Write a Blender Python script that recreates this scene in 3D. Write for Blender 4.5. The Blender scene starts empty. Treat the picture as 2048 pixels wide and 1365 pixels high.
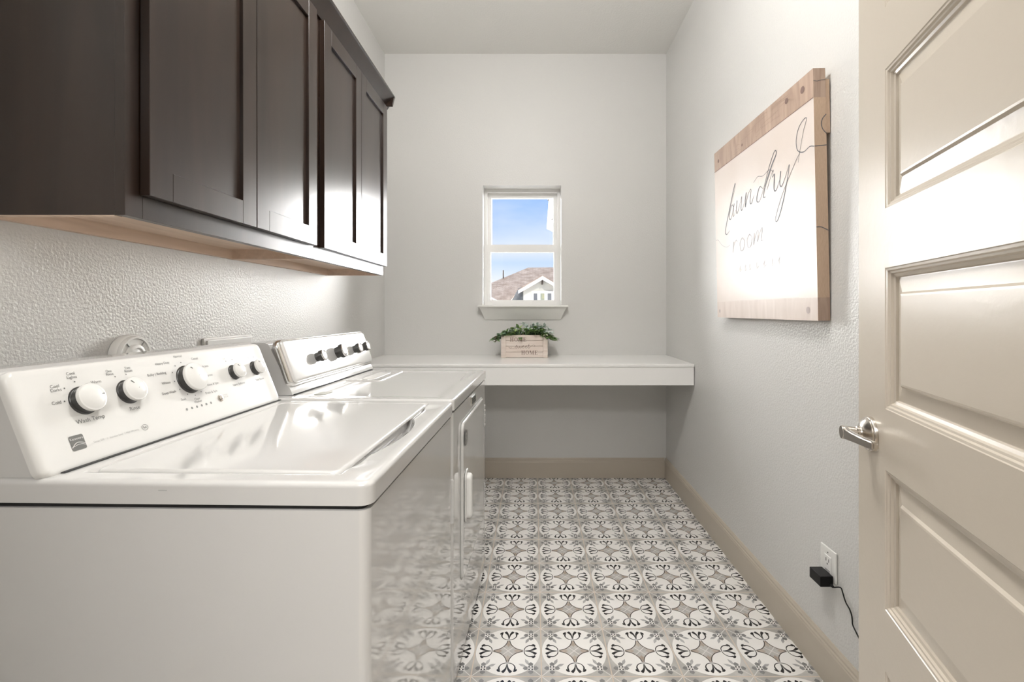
import bpy, bmesh, math, random
from mathutils import Vector, Matrix
random.seed(7)
R = math.radians
SC = bpy.context.scene
COL = SC.collection

# ------------------------------------------------------------------ camera
H = 1.155
F = 950.0                       # focal length in pixels of the 2048 px wide frame
cam = bpy.data.cameras.new('camera'); cam_o = bpy.data.objects.new('camera', cam); COL.objects.link(cam_o)
cam.sensor_width = 36.0; cam.lens = F / 2048 * 36.0
cam.shift_x = -44.0 / 2048; cam.shift_y = -60.5 / 2048
cam.clip_start = 0.01; cam.clip_end = 200
cam_o.location = (0, 0, H); cam_o.rotation_euler = (R(90), 0, 0)
SC.camera = cam_o

# ------------------------------------------------------------------ sky
def new_world():
    w = bpy.data.worlds.new('sky'); SC.world = w; w.use_nodes = True
    nt = w.node_tree; nt.nodes.clear(); N = nt.nodes.new; L = nt.links.new
    out = N('ShaderNodeOutputWorld'); bg = N('ShaderNodeBackground'); L(bg.outputs[0], out.inputs[0])
    tc = N('ShaderNodeTexCoord'); sep = N('ShaderNodeSeparateXYZ'); L(tc.outputs['Generated'], sep.inputs[0])
    # elevation gradient, white at the horizon, blue higher
    ramp = N('ShaderNodeValToRGB'); e = ramp.color_ramp
    e.elements[0].position = 0.0; e.elements[0].color = (.93, .96, 1, 1)
    e.elements[1].position = 1.0; e.elements[1].color = (.10, .28, .75, 1)
    for p, c in ((.06, (.78, .82, .87, 1)), (.10, (.52, .66, .87, 1)), (.125, (.70, .76, .86, 1)), (.150, (.56, .67, .87, 1)), (.19, (.36, .53, .85, 1)), (.25, (.25, .45, .84, 1))):
        el = e.elements.new(p); el.color = c
    L(sep.outputs['Z'], ramp.inputs[0])
    # thin cloud noise
    mp = N('ShaderNodeMapping'); mp.inputs['Scale'].default_value = (5, 5, 16); L(tc.outputs['Generated'], mp.inputs[0])
    nz = N('ShaderNodeTexNoise'); nz.inputs['Scale'].default_value = 1.3; nz.inputs['Detail'].default_value = 5; L(mp.outputs[0], nz.inputs[0])
    mr = N('ShaderNodeMapRange'); mr.inputs[1].default_value = .48; mr.inputs[2].default_value = .75; mr.inputs[4].default_value = .30; L(nz.outputs[0], mr.inputs[0])
    mix = N('ShaderNodeMixRGB'); mix.inputs[2].default_value = (.76, .80, .86, 1); L(mr.outputs[0], mix.inputs[0]); L(ramp.outputs[0], mix.inputs[1])
    # very bright banks added to the sky beside the window view, for glare indoors
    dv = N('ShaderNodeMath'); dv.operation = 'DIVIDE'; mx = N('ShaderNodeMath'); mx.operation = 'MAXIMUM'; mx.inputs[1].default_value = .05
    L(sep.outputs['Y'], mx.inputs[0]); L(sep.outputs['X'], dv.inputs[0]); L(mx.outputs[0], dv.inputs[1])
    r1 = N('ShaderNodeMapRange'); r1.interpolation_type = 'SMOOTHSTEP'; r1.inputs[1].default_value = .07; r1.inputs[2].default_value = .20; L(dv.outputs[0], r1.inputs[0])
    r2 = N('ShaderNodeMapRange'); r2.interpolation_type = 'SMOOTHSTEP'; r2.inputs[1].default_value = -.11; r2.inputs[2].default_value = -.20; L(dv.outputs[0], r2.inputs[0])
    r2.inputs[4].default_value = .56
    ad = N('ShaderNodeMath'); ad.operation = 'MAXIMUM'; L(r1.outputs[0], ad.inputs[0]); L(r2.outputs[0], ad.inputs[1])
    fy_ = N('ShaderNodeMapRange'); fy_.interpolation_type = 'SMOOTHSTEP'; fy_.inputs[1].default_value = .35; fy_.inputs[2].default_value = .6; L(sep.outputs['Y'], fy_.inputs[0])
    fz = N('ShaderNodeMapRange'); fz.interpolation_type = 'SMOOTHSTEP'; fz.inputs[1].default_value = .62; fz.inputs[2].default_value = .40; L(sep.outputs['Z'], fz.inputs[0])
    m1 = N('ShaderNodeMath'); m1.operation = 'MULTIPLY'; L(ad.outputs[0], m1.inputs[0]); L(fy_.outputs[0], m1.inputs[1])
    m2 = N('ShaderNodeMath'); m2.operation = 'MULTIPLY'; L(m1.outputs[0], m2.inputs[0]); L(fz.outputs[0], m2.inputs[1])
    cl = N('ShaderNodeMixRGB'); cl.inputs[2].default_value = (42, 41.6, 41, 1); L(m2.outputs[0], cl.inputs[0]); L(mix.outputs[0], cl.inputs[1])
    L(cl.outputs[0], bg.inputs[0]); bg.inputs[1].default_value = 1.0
new_world()

def sun():
    l = bpy.data.lights.new('sun', 'SUN'); l.energy = 1.9; l.angle = R(.6); l.color = (1, .96, .9)
    o = bpy.data.objects.new('sun', l); COL.objects.link(o); o.rotation_euler = (R(66), R(0), R(14)); o.location = (0, -3, 8)
sun()
def area(name, loc, rot, sx, sy, power, color=(1, .95, .88)):
    l = bpy.data.lights.new(name, 'AREA'); l.shape = 'RECTANGLE'; l.size = sx; l.size_y = sy; l.energy = power; l.color = color
    o = bpy.data.objects.new(name, l); COL.objects.link(o); o.location = loc; o.rotation_euler = rot
    return o
area('hall_fill_light', (0.0, -1.15, 2.68), (R(38), 0, 0), 1.5, .7, 64, (1, .99, .97))  # unseen fill light added behind the camera

SC.view_settings.view_transform = 'Standard'; SC.view_settings.look = 'None'
SC.view_settings.gamma = 1; SC.view_settings.use_curve_mapping = False
SC.view_settings.exposure = 0.28

# ------------------------------------------------------------------ materials
def mat(name, col, rough=.5, metal=0, spec=.5, coat=0, bump=None, noise=None, wood=None, trans=0, emit=None):
    m = bpy.data.materials.new(name); m.use_nodes = True
    nt = m.node_tree; b = nt.nodes['Principled BSDF']; N = nt.nodes.new; L = nt.links.new
    b.inputs['Base Color'].default_value = (*col, 1); b.inputs['Roughness'].default_value = rough
    b.inputs['Metallic'].default_value = metal; b.inputs['Specular IOR Level'].default_value = spec
    b.inputs['Coat Weight'].default_value = coat; b.inputs['Coat Roughness'].default_value = .04
    b.inputs['Transmission Weight'].default_value = trans
    if emit: b.inputs['Emission Color'].default_value = (*emit[0], 1); b.inputs['Emission Strength'].default_value = emit[1]
    tc = N('ShaderNodeTexCoord')
    if noise:      # (second colour, scale, detail)
        n = N('ShaderNodeTexNoise'); n.inputs['Scale'].default_value = noise[1]; n.inputs['Detail'].default_value = noise[2]
        L(tc.outputs['Object'], n.inputs[0])
        mr = N('ShaderNodeMapRange'); mr.inputs[1].default_value = .35; mr.inputs[2].default_value = .65; L(n.outputs[0], mr.inputs[0])
        mx = N('ShaderNodeMixRGB'); mx.inputs[1].default_value = (*col, 1); mx.inputs[2].default_value = (*noise[0], 1)
        L(mr.outputs[0], mx.inputs[0]); L(mx.outputs[0], b.inputs['Base Color'])
    if wood:       # (second colour, scale vector, distortion)
        mp = N('ShaderNodeMapping'); mp.inputs['Scale'].default_value = wood[1]; L(tc.outputs['Object'], mp.inputs[0])
        n = N('ShaderNodeTexNoise'); n.inputs['Scale'].default_value = 1; n.inputs['Detail'].default_value = 6; n.inputs['Distortion'].default_value = wood[2]
        L(mp.outputs[0], n.inputs[0])
        mr = N('ShaderNodeMapRange'); mr.inputs[1].default_value = .3; mr.inputs[2].default_value = .7; L(n.outputs[0], mr.inputs[0])
        mx = N('ShaderNodeMixRGB'); mx.inputs[1].default_value = (*col, 1); mx.inputs[2].default_value = (*wood[0], 1)
        L(mr.outputs[0], mx.inputs[0]); L(mx.outputs[0], b.inputs['Base Color'])
    if bump:       # (scale, distance, detail)
        n = N('ShaderNodeTexNoise'); n.inputs['Scale'].default_value = bump[0]; n.inputs['Detail'].default_value = bump[2]
        L(tc.outputs['Object'], n.inputs[0])
        bp = N('ShaderNodeBump'); bp.inputs['Strength'].default_value = 1; bp.inputs['Distance'].default_value = bump[1]
        L(n.outputs[0], bp.inputs['Height']); L(bp.outputs[0], b.inputs['Normal'])
    return m

M = {}
M['wall'] = mat('painted_drywall', (.665, .655, .635), .36, bump=(150, .0017, 2))
M['wall_fine'] = mat('smooth_painted_drywall', (.665, .655, .635), .45, bump=(150, .0006, 2))
M['hall'] = mat('darkened_hall_paint', (.30, .27, .235), .6, bump=(150, .0015, 2))  # unseen hall walls, darkened to weaken their reflection in the room
M['ceiling'] = mat('ceiling_paint', (.83, .82, .79), .7, bump=(95, .0010, 2))
M['trim'] = mat('beige_trim_paint', (.52, .46, .38), .33, bump=(14, .0006, 2))
M['doorp'] = mat('beige_door_paint', (.56, .50, .42), .27, bump=(70, .00025, 3))
M['white'] = mat('white_trim_paint', (.80, .79, .76), .35)
M['vinyl'] = mat('white_window_vinyl', (.82, .81, .79), .35)
M['worktop'] = mat('white_worktop', (.84, .83, .81), .2)
M['enamel'] = mat('white_enamel', (.55, .54, .525), .05, coat=.5, bump=(7, .00012, 1))
M['enamel_top'] = mat('white_enamel_top', (.55, .54, .525), .10, coat=.5)
M['plastic'] = mat('white_plastic', (.68, .67, .645), .22)
M['panelgloss'] = mat('silver_console_gloss', (.74, .73, .71), .10, metal=.45, coat=1)
M['chrome'] = mat('chrome', (.78, .77, .75), .12, metal=1)
M['nickel'] = mat('satin_nickel', (.62, .58, .53), .24, metal=1)
M['dark'] = mat('dark_gap', (.02, .02, .02), .6)
M['knobside'] = mat('dark_grey_plastic', (.035, .034, .032), .28)
M['black'] = mat('black_plastic', (.004, .004, .004), .4, spec=.25)
M['print'] = mat('grey_print', (.10, .10, .095), .5)
M['print_l'] = mat('light_grey_print', (.36, .36, .345), .5)
M['logo'] = mat('logo_grey', (.13, .13, .12), .4)
M['espresso'] = mat('espresso_stained_wood', (.015, .0078, .0050), .29, spec=.45, coat=.30, wood=((.027, .0150, .0100), (16, 16, 1.6), .6))
M['espresso'].node_tree.nodes['Principled BSDF'].inputs['Coat Roughness'].default_value = .22
M['maple'] = mat('unfinished_maple', (.72, .56, .44), .55, wood=((.60, .45, .34), (38, 3.2, 38), .8))
M['grout'] = mat('beige_grout', (.56, .47, .38), .7)
M['t_white'] = mat('tile_white', (.84, .82, .79), .2, noise=((.79, .765, .73), 9, 3))
M['t_grey'] = mat('tile_grey', (.36, .345, .32), .2, noise=((.55, .53, .50), 11, 4))
M['t_mid'] = mat('tile_petal', (.17, .165, .16), .22, noise=((.27, .265, .26), 22, 3))
M['t_leaf'] = mat('tile_leaf', (.32, .315, .31), .22, noise=((.45, .44, .43), 22, 3))
M['t_taupe'] = mat('tile_taupe', (.36, .295, .24), .2, noise=((.48, .42, .36), 30, 3))
M['t_slate'] = mat('tile_slate', (.42, .40, .38), .2, noise=((.52, .50, .475), 30, 3))
M['t_black'] = mat('tile_black', (.014, .013, .013), .22)
M['t_line'] = mat('tile_line', (.70, .68, .65), .22)
M['crate'] = mat('whitewashed_wood', (.78, .69, .63), .7, wood=((.68, .57, .50), (5, 30, 60), .7))
M['crate_ink'] = mat('crate_ink', (.20, .135, .11), .8)
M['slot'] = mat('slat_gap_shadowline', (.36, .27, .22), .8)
M['soil'] = mat('dark_soil', (.03, .022, .018), .9)
M['leafg'] = mat('leaf_green', (.12, .22, .08), .45, noise=((.24, .38, .14), 40, 2))
M['leafd'] = mat('leaf_dark_green', (.05, .11, .06), .45, noise=((.12, .20, .11), 40, 2))
M['leafs'] = mat('leaf_silver', (.42, .52, .45), .5, noise=((.58, .64, .60), 40, 2))
M['leafy'] = mat('leaf_lime', (.30, .46, .12), .45, noise=((.42, .56, .24), 40, 2))
M['leafb'] = mat('leaf_bronze', (.12, .085, .05), .5)
M['canvas'] = mat('cream_canvas', (.70, .61, .55), .34, coat=.0, noise=((.74, .66, .61), 4, 2), bump=(420, .0002, 1))
M['linen'] = mat('tan_linen_edge', (.52, .37, .26), .6, wood=((.60, .44, .32), (60, 60, 420), .3))
M['artwood'] = mat('printed_wood_band', (.50, .37, .29), .45, wood=((.36, .25, .19), (20, 4, 34), 1.6))
M['artwood_p'] = mat('printed_pale_wood_band', (.72, .62, .56), .40, wood=((.62, .52, .46), (20, 4, 60), 1.2))
M['artink'] = mat('grey_lettering', (.12, .12, .13), .5)
M['artink_l'] = mat('pale_grey_lettering', (.42, .40, .41), .5)
M['artknot'] = mat('nail_brown', (.20, .13, .11), .6)
M['artknot_p'] = mat('nail_pale', (.50, .42, .40), .6)
M['shingle'] = mat('roof_shingle', (.40, .28, .19), .9, noise=((.56, .42, .30), 3.5, 6))
M['stucco'] = mat('sage_siding', (.60, .60, .55), .8)
M['stucco_d'] = mat('shaded_grey_wall', (.16, .165, .165), .9, noise=((.23, .23, .225), 9, 4))  # recessed wall with its shade put into the colour
M['fascia'] = mat('white_fascia', (.86, .84, .80), .6)
M['brownw'] = mat('dark_brown_wood', (.06, .045, .035), .7)
M['paneg'] = mat('dark_window_pane', (.05, .06, .08), .15)
M['paney'] = mat('curtained_window_pane', (.42, .38, .20), .3, noise=((.20, .24, .18), 5, 3))
M['hallfloor'] = M['grout']
M['lampglass'] = mat('frosted_lamp_glass', (.9, .9, .88), .4, emit=((1, .96, .90), 6.0))
g = bpy.data.materials.new('window_glass'); g.use_nodes = True; nt = g.node_tree; nt.nodes.clear()
o_ = nt.nodes.new('ShaderNodeOutputMaterial'); gl = nt.nodes.new('ShaderNodeBsdfGlossy'); gl.inputs['Roughness'].default_value = .01
tr = nt.nodes.new('ShaderNodeBsdfTransparent'); fr = nt.nodes.new('ShaderNodeFresnel'); fr.inputs[0].default_value = 1.3
mx = nt.nodes.new('ShaderNodeMixShader'); nt.links.new(fr.outputs[0], mx.inputs[0]); nt.links.new(tr.outputs[0], mx.inputs[1]); nt.links.new(gl.outputs[0], mx.inputs[2]); nt.links.new(mx.outputs[0], o_.inputs[0])
M['glass'] = g

# shingle courses on the neighbour's roof
def shingle_rows(m):
    nt = m.node_tree; b = nt.nodes['Principled BSDF']; N = nt.nodes.new; L = nt.links.new
    src = b.inputs['Base Color'].links[0].from_socket
    tc = N('ShaderNodeTexCoord'); br = N('ShaderNodeTexBrick'); br.inputs['Scale'].default_value = 1.0
    br.inputs['Color1'].default_value = (1, 1, 1, 1); br.inputs['Color2'].default_value = (.82, .80, .78, 1); br.inputs['Mortar'].default_value = (.78, .75, .73, 1)
    br.inputs['Brick Width'].default_value = .24; br.inputs['Row Height'].default_value = .11; br.inputs['Mortar Size'].default_value = .014
    L(tc.outputs['Object'], br.inputs[0])
    mx = N('ShaderNodeMixRGB'); mx.blend_type = 'MULTIPLY'; mx.inputs[0].default_value = 1; L(src, mx.inputs[1]); L(br.outputs[0], mx.inputs[2]); L(mx.outputs[0], b.inputs['Base Color'])
shingle_rows(M['shingle'])

# ------------------------------------------------------------------ mesh helpers
class MB:
    def __init__(s): s.v = []; s.f = []; s.m = []; s.sm = []
    def face(s, pts, mi=0, smooth=False):
        b = len(s.v); s.v += [tuple(p) for p in pts]; s.f.append(tuple(range(b, b + len(pts)))); s.m.append(mi); s.sm.append(smooth)
    def add(s, verts, faces, mi=0, smooth=False, T=None):
        b = len(s.v)
        s.v += [tuple(T @ Vector(p)) if T else tuple(p) for p in verts]
        for f in faces: s.f.append(tuple(i + b for i in f)); s.m.append(mi); s.sm.append(smooth)
    def box(s, a, b, mi=0, bev=0, seg=2, T=None):
        bm = bmesh.new(); bmesh.ops.create_cube(bm, size=1)
        for v in bm.verts: v.co = Vector([a[i] + (v.co[i] + .5) * (b[i] - a[i]) for i in range(3)])
        if bev: bmesh.ops.bevel(bm, geom=list(bm.edges), offset=bev, segments=seg, profile=.5, affect='EDGES', clamp_overlap=True)
        s.from_bm(bm, mi, bev > 0 and seg > 1, T)
    def from_bm(s, bm, mi=0, smooth=False, T=None):
        bm.verts.index_update(); s.add([v.co.copy() for v in bm.verts], [[v.index for v in f.verts] for f in bm.faces], mi, smooth, T); bm.free()
    def lathe(s, prof, n=32, mi=0, T=None, cap=True, smooth=True, mis=None):
        # prof: (radius, height) list, axis +z
        vs = []; fs = []
        for r, z in prof:
            for k in range(n): a = 2 * math.pi * k / n; vs.append((r * math.cos(a), r * math.sin(a), z))
        b = len(s.v); s.v += [tuple(T @ Vector(p)) if T else p for p in vs]
        for i in range(len(prof) - 1):
            for k in range(n):
                k2 = (k + 1) % n
                s.f.append((b + i * n + k, b + i * n + k2, b + (i + 1) * n + k2, b + (i + 1) * n + k)); s.m.append(mis[i] if mis else mi); s.sm.append(smooth)
        if cap:
            s.f.append(tuple(b + k for k in range(n))[::-1]); s.m.append(mis[0] if mis else mi); s.sm.append(False)
            s.f.append(tuple(b + (len(prof) - 1) * n + k for k in range(n))); s.m.append(mis[-1] if mis else mi); s.sm.append(False)
    def prism(s, poly, axis, a, b, mi=0):
        # poly: list of 2D points, extruded along axis from a to b
        def P(p, t):
            return {0: (t, p[0], p[1]), 1: (p[0], t, p[1]), 2: (p[0], p[1], t)}[axis]
        n = len(poly); A = [P(p, a) for p in poly]; B = [P(p, b) for p in poly]
        base = len(s.v); s.v += A + B
        fs = [tuple(range(base, base + n))[::-1], tuple(range(base + n, base + 2 * n))] + [(base + i, base + (i + 1) % n, base + n + (i + 1) % n, base + n + i) for i in range(n)]
        for f in fs: s.f.append(f); s.m.append(mi); s.sm.append(False)
    def tube(s, pts, r, n=8, mi=0):
        pts = [Vector(p) for p in pts]; b = len(s.v); up = Vector((0, 0, 1))
        for i, p in enumerate(pts):
            d = (pts[min(i + 1, len(pts) - 1)] - pts[max(i - 1, 0)]).normalized()
            a = d.cross(up); a = a.normalized() if a.length > 1e-3 else Vector((1, 0, 0)); c = d.cross(a)
            rr = r[i] if isinstance(r, (list, tuple)) else r
            for k in range(n):
                t = 2 * math.pi * k / n; s.v.append(tuple(p + a * rr * math.cos(t) + c * rr * math.sin(t)))
        for i in range(len(pts) - 1):
            for k in range(n):
                k2 = (k + 1) % n; s.f.append((b + i * n + k, b + i * n + k2, b + (i + 1) * n + k2, b + (i + 1) * n + k)); s.m.append(mi); s.sm.append(True)
        s.f.append(tuple(b + k for k in range(n))[::-1]); s.m.append(mi); s.sm.append(False)
        e = b + (len(pts) - 1) * n; s.f.append(tuple(e + k for k in range(n))); s.m.append(mi); s.sm.append(False)
    def build(s, name, mats, parent=None, fix=True, matrix=None, wn=True):
        me = bpy.data.meshes.new(name); me.from_pydata(s.v, [], s.f)
        for m in (mats if isinstance(mats, (list, tuple)) else [mats]): me.materials.append(M[m] if isinstance(m, str) else m)
        me.polygons.foreach_set('material_index', s.m); me.polygons.foreach_set('use_smooth', s.sm); me.update()
        if fix:
            bm = bmesh.new(); bm.from_mesh(me); bmesh.ops.recalc_face_normals(bm, faces=bm.faces); bm.to_mesh(me); bm.free()
        if any(s.sm):
            me.set_sharp_from_angle(angle=R(50))
        o = bpy.data.objects.new(name, me); COL.objects.link(o)
        if any(s.sm) and wn:
            w_ = o.modifiers.new('weighted_normals', 'WEIGHTED_NORMAL'); w_.keep_sharp = True; w_.weight = 80
        if parent: o.parent = parent
        if matrix: o.matrix_local = matrix
        return o

def tag(o, label=None, cat=None, group=None, kind=None):
    if label: o['label'] = label
    if cat: o['category'] = cat
    if group: o['group'] = group
    if kind: o['kind'] = kind
    return o
def empty(name, loc, rz=0):
    o = bpy.data.objects.new(name, None); COL.objects.link(o); o.location = loc; o.rotation_euler = (0, 0, rz); o.empty_display_size = .1
    return o
def struct(mb, name, mats, label=None, **k):
    o = mb.build(name, mats, **k); o['kind'] = 'structure'
    if label: o['label'] = label
    return o

def catmull(pts, n=8):
    P = [Vector((*p, 0)[:3]) if len(p) == 2 else Vector(p) for p in pts]; out = []
    P = [P[0] * 2 - P[1]] + P + [P[-1] * 2 - P[-2]]
    for i in range(1, len(P) - 2):
        for k in range(n):
            t = k / n; a, b, c, d = P[i - 1], P[i], P[i + 1], P[i + 2]
            out.append(.5 * ((2 * b) + (c - a) * t + (2 * a - 5 * b + 4 * c - d) * t * t + (3 * b - a - 3 * c + d) * t ** 3))
    out.append(P[-2]); return out
def ribbon(mb, pts, width, mi=0, z=0.0, n=8, T=None):
    """flat brush stroke in the xy plane; width a number or a list of (t, w)"""
    P = catmull(pts, n) if n > 1 else [Vector((p[0], p[1], 0)) for p in pts]; V = []; m = len(P)
    for i, p in enumerate(P):
        t = i / (m - 1)
        if isinstance(width, (int, float)): w = width
        else:
            w = width[-1][1]
            for (t0, w0), (t1, w1) in zip(width, width[1:]):
                if t0 <= t <= t1: w = w0 + (w1 - w0) * (t - t0) / (t1 - t0 + 1e-9); break
        d = P[min(i + 1, m - 1)] - P[max(i - 1, 0)]; d = Vector((-d.y, d.x, 0)); d = d.normalized() if d.length > 1e-9 else Vector((1, 0, 0))
        V += [(p.x + d.x * w / 2, p.y + d.y * w / 2, z), (p.x - d.x * w / 2, p.y - d.y * w / 2, z)]
    mb.add(V, [(2 * i, 2 * i + 1, 2 * i + 3, 2 * i + 2) for i in range(m - 1)], mi, False, T)
def disc(mb, c, r, mi=0, z=0, n=24, ry=None, T=None):
    ry = ry or r
    mb.add([(c[0] + r * math.cos(2 * math.pi * k / n), c[1] + ry * math.sin(2 * math.pi * k / n), z) for k in range(n)], [tuple(range(n))], mi, False, T)

_fc = {}
def text(mb, body, x, y, size, mi=0, z=0, sx=1.0, align='CENTER', T=None, line=1.0):
    c = bpy.data.curves.new('t', 'FONT'); c.body = body; c.size = size; c.align_x = align; c.align_y = 'CENTER'; c.space_line = line; c.resolution_u = 3
    o = bpy.data.objects.new('t', c); COL.objects.link(o); bpy.context.view_layer.update()
    me = bpy.data.meshes.new_from_object(o.evaluated_get(bpy.context.evaluated_depsgraph_get()))
    mb.add([(x + v.co.x * sx, y + v.co.y, z) for v in me.vertices], [tuple(p.vertices) for p in me.polygons], mi, False, T)
    bpy.data.objects.remove(o); bpy.data.curves.remove(c); bpy.data.meshes.remove(me)

def plate(mb, x0, x1, y0, y1, rad, rnd, zf, zbot, mi=0, nx=40, ny=30, T=None):
    """rounded slab: plan corner radius rad, edge rounding rnd, top height function zf(x,y)"""
    def coords(a, b, n):
        e = [0, .02, .06, .13, .22, .34, .5, .7, 1.0]
        k = max(rad, rnd * 1.2); L = b - a; c = [a + k * t for t in e]
        c += [a + k + (L - 2 * k) * i / n for i in range(1, n)]
        c += [b - k * t for t in reversed(e)]; return c
    X = coords(x0, x1, nx); Y = coords(y0, y1, ny); k = rad; V = []; Fc = []
    cx0, cx1, cy0, cy1 = x0 + k, x1 - k, y0 + k, y1 - k
    def mp(x, y):
        dx = x - cx1 if x > cx1 else (x - cx0 if x < cx0 else 0); dy = y - cy1 if y > cy1 else (y - cy0 if y < cy0 else 0)
        e = min(x - x0, x1 - x, y - y0, y1 - y)
        if dx and dy:
            m_ = max(abs(dx), abs(dy)); l = math.hypot(dx, dy); s = m_ / l
            x = (cx1 if dx > 0 else cx0) + dx * s; y = (cy1 if dy > 0 else cy0) + dy * s; e = k - m_
        e = max(e, 0); dr = 0 if e >= rnd else rnd - math.sqrt(max(rnd * rnd - (rnd - e) ** 2, 0))
        return x, y, zf(x, y) - dr
    for x in X:
        for y in Y: V.append(mp(x, y))
    ny_ = len(Y); nx_ = len(X)
    for i in range(nx_ - 1):
        for j in range(ny_ - 1): Fc.append((i * ny_ + j, (i + 1) * ny_ + j, (i + 1) * ny_ + j + 1, i * ny_ + j + 1))
    ring = [i * ny_ for i in range(nx_)] + [(nx_ - 1) * ny_ + j for j in range(1, ny_)] + [i * ny_ + ny_ - 1 for i in range(nx_ - 2, -1, -1)] + [j for j in range(ny_ - 2, 0, -1)]
    b = len(V)
    for i in ring: V.append((V[i][0], V[i][1], zbot))
    n = len(ring)
    for i in range(n): Fc.append((ring[i], b + i, b + (i + 1) % n, ring[(i + 1) % n]))
    Fc.append(tuple(b + i for i in range(n)))
    mb.add(V, Fc, mi, True, T)
def rrect(x0, x1, y0, y1, r, n=6):
    out = []
    for cx, cy, a0 in ((x1 - r, y0 + r, -90), (x1 - r, y1 - r, 0), (x0 + r, y1 - r, 90), (x0 + r, y0 + r, 180)):
        for k in range(n + 1): a = R(a0 + 90 * k / n); out.append((cx + r * math.cos(a), cy + r * math.sin(a)))
    return out

# ------------------------------------------------------------------ room shell
XL, XR, YB, ZC = -1.034, .915, 3.289, 2.935
YF = 0.06                                                     # inner face of the entrance wall
b = MB(); b.box((XL - .15, -.10, 0), (XL, YB + .2, ZC)); struct(b, 'wall_left', 'wall')
b = MB(); b.box((XR, -.10, 0), (XR + .15, YB + .2, ZC)); struct(b, 'wall_right', 'wall')
WX0, WX1, WZ0, WZ1 = -.355, .188, 1.193, 2.024                # window opening
b = MB()
for a, c in (((XL, YB, 0), (WX0, YB + .2, ZC)), ((WX1, YB, 0), (XR, YB + .2, ZC)), ((WX0, YB, 0), (WX1, YB + .2, WZ0 - .014)), ((WX0, YB, WZ1), (WX1, YB + .2, ZC))): b.box(a, c)
struct(b, 'wall_back', 'wall_fine')
b = MB()                                                      # entrance wall with the doorway the camera stands in
for a, c in (((-2.2, -.08, 0), (-.45, YF, ZC)), ((.39, -.08, 0), (2.2, YF, ZC)), ((-.45, -.08, 2.11), (.39, YF, ZC))): b.box(a, c)
struct(b, 'wall_front', 'wall')
b = MB(); b.box((-2.2, -2.6, ZC), (2.2, YB + .2, ZC + .12)); struct(b, 'ceiling', 'ceiling')
b = MB(); b.box((-2.3, -2.6, 0), (-2.2, 0.06, ZC)); struct(b, 'wall_hall_left', 'hall')
b = MB(); b.box((2.2, -2.6, 0), (2.3, 0.06, ZC)); struct(b, 'wall_hall_right', 'hall')
b = MB(); b.box((-2.3, -2.7, 0), (2.3, -2.6, ZC)); struct(b, 'wall_hall_back', 'hall')

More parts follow.
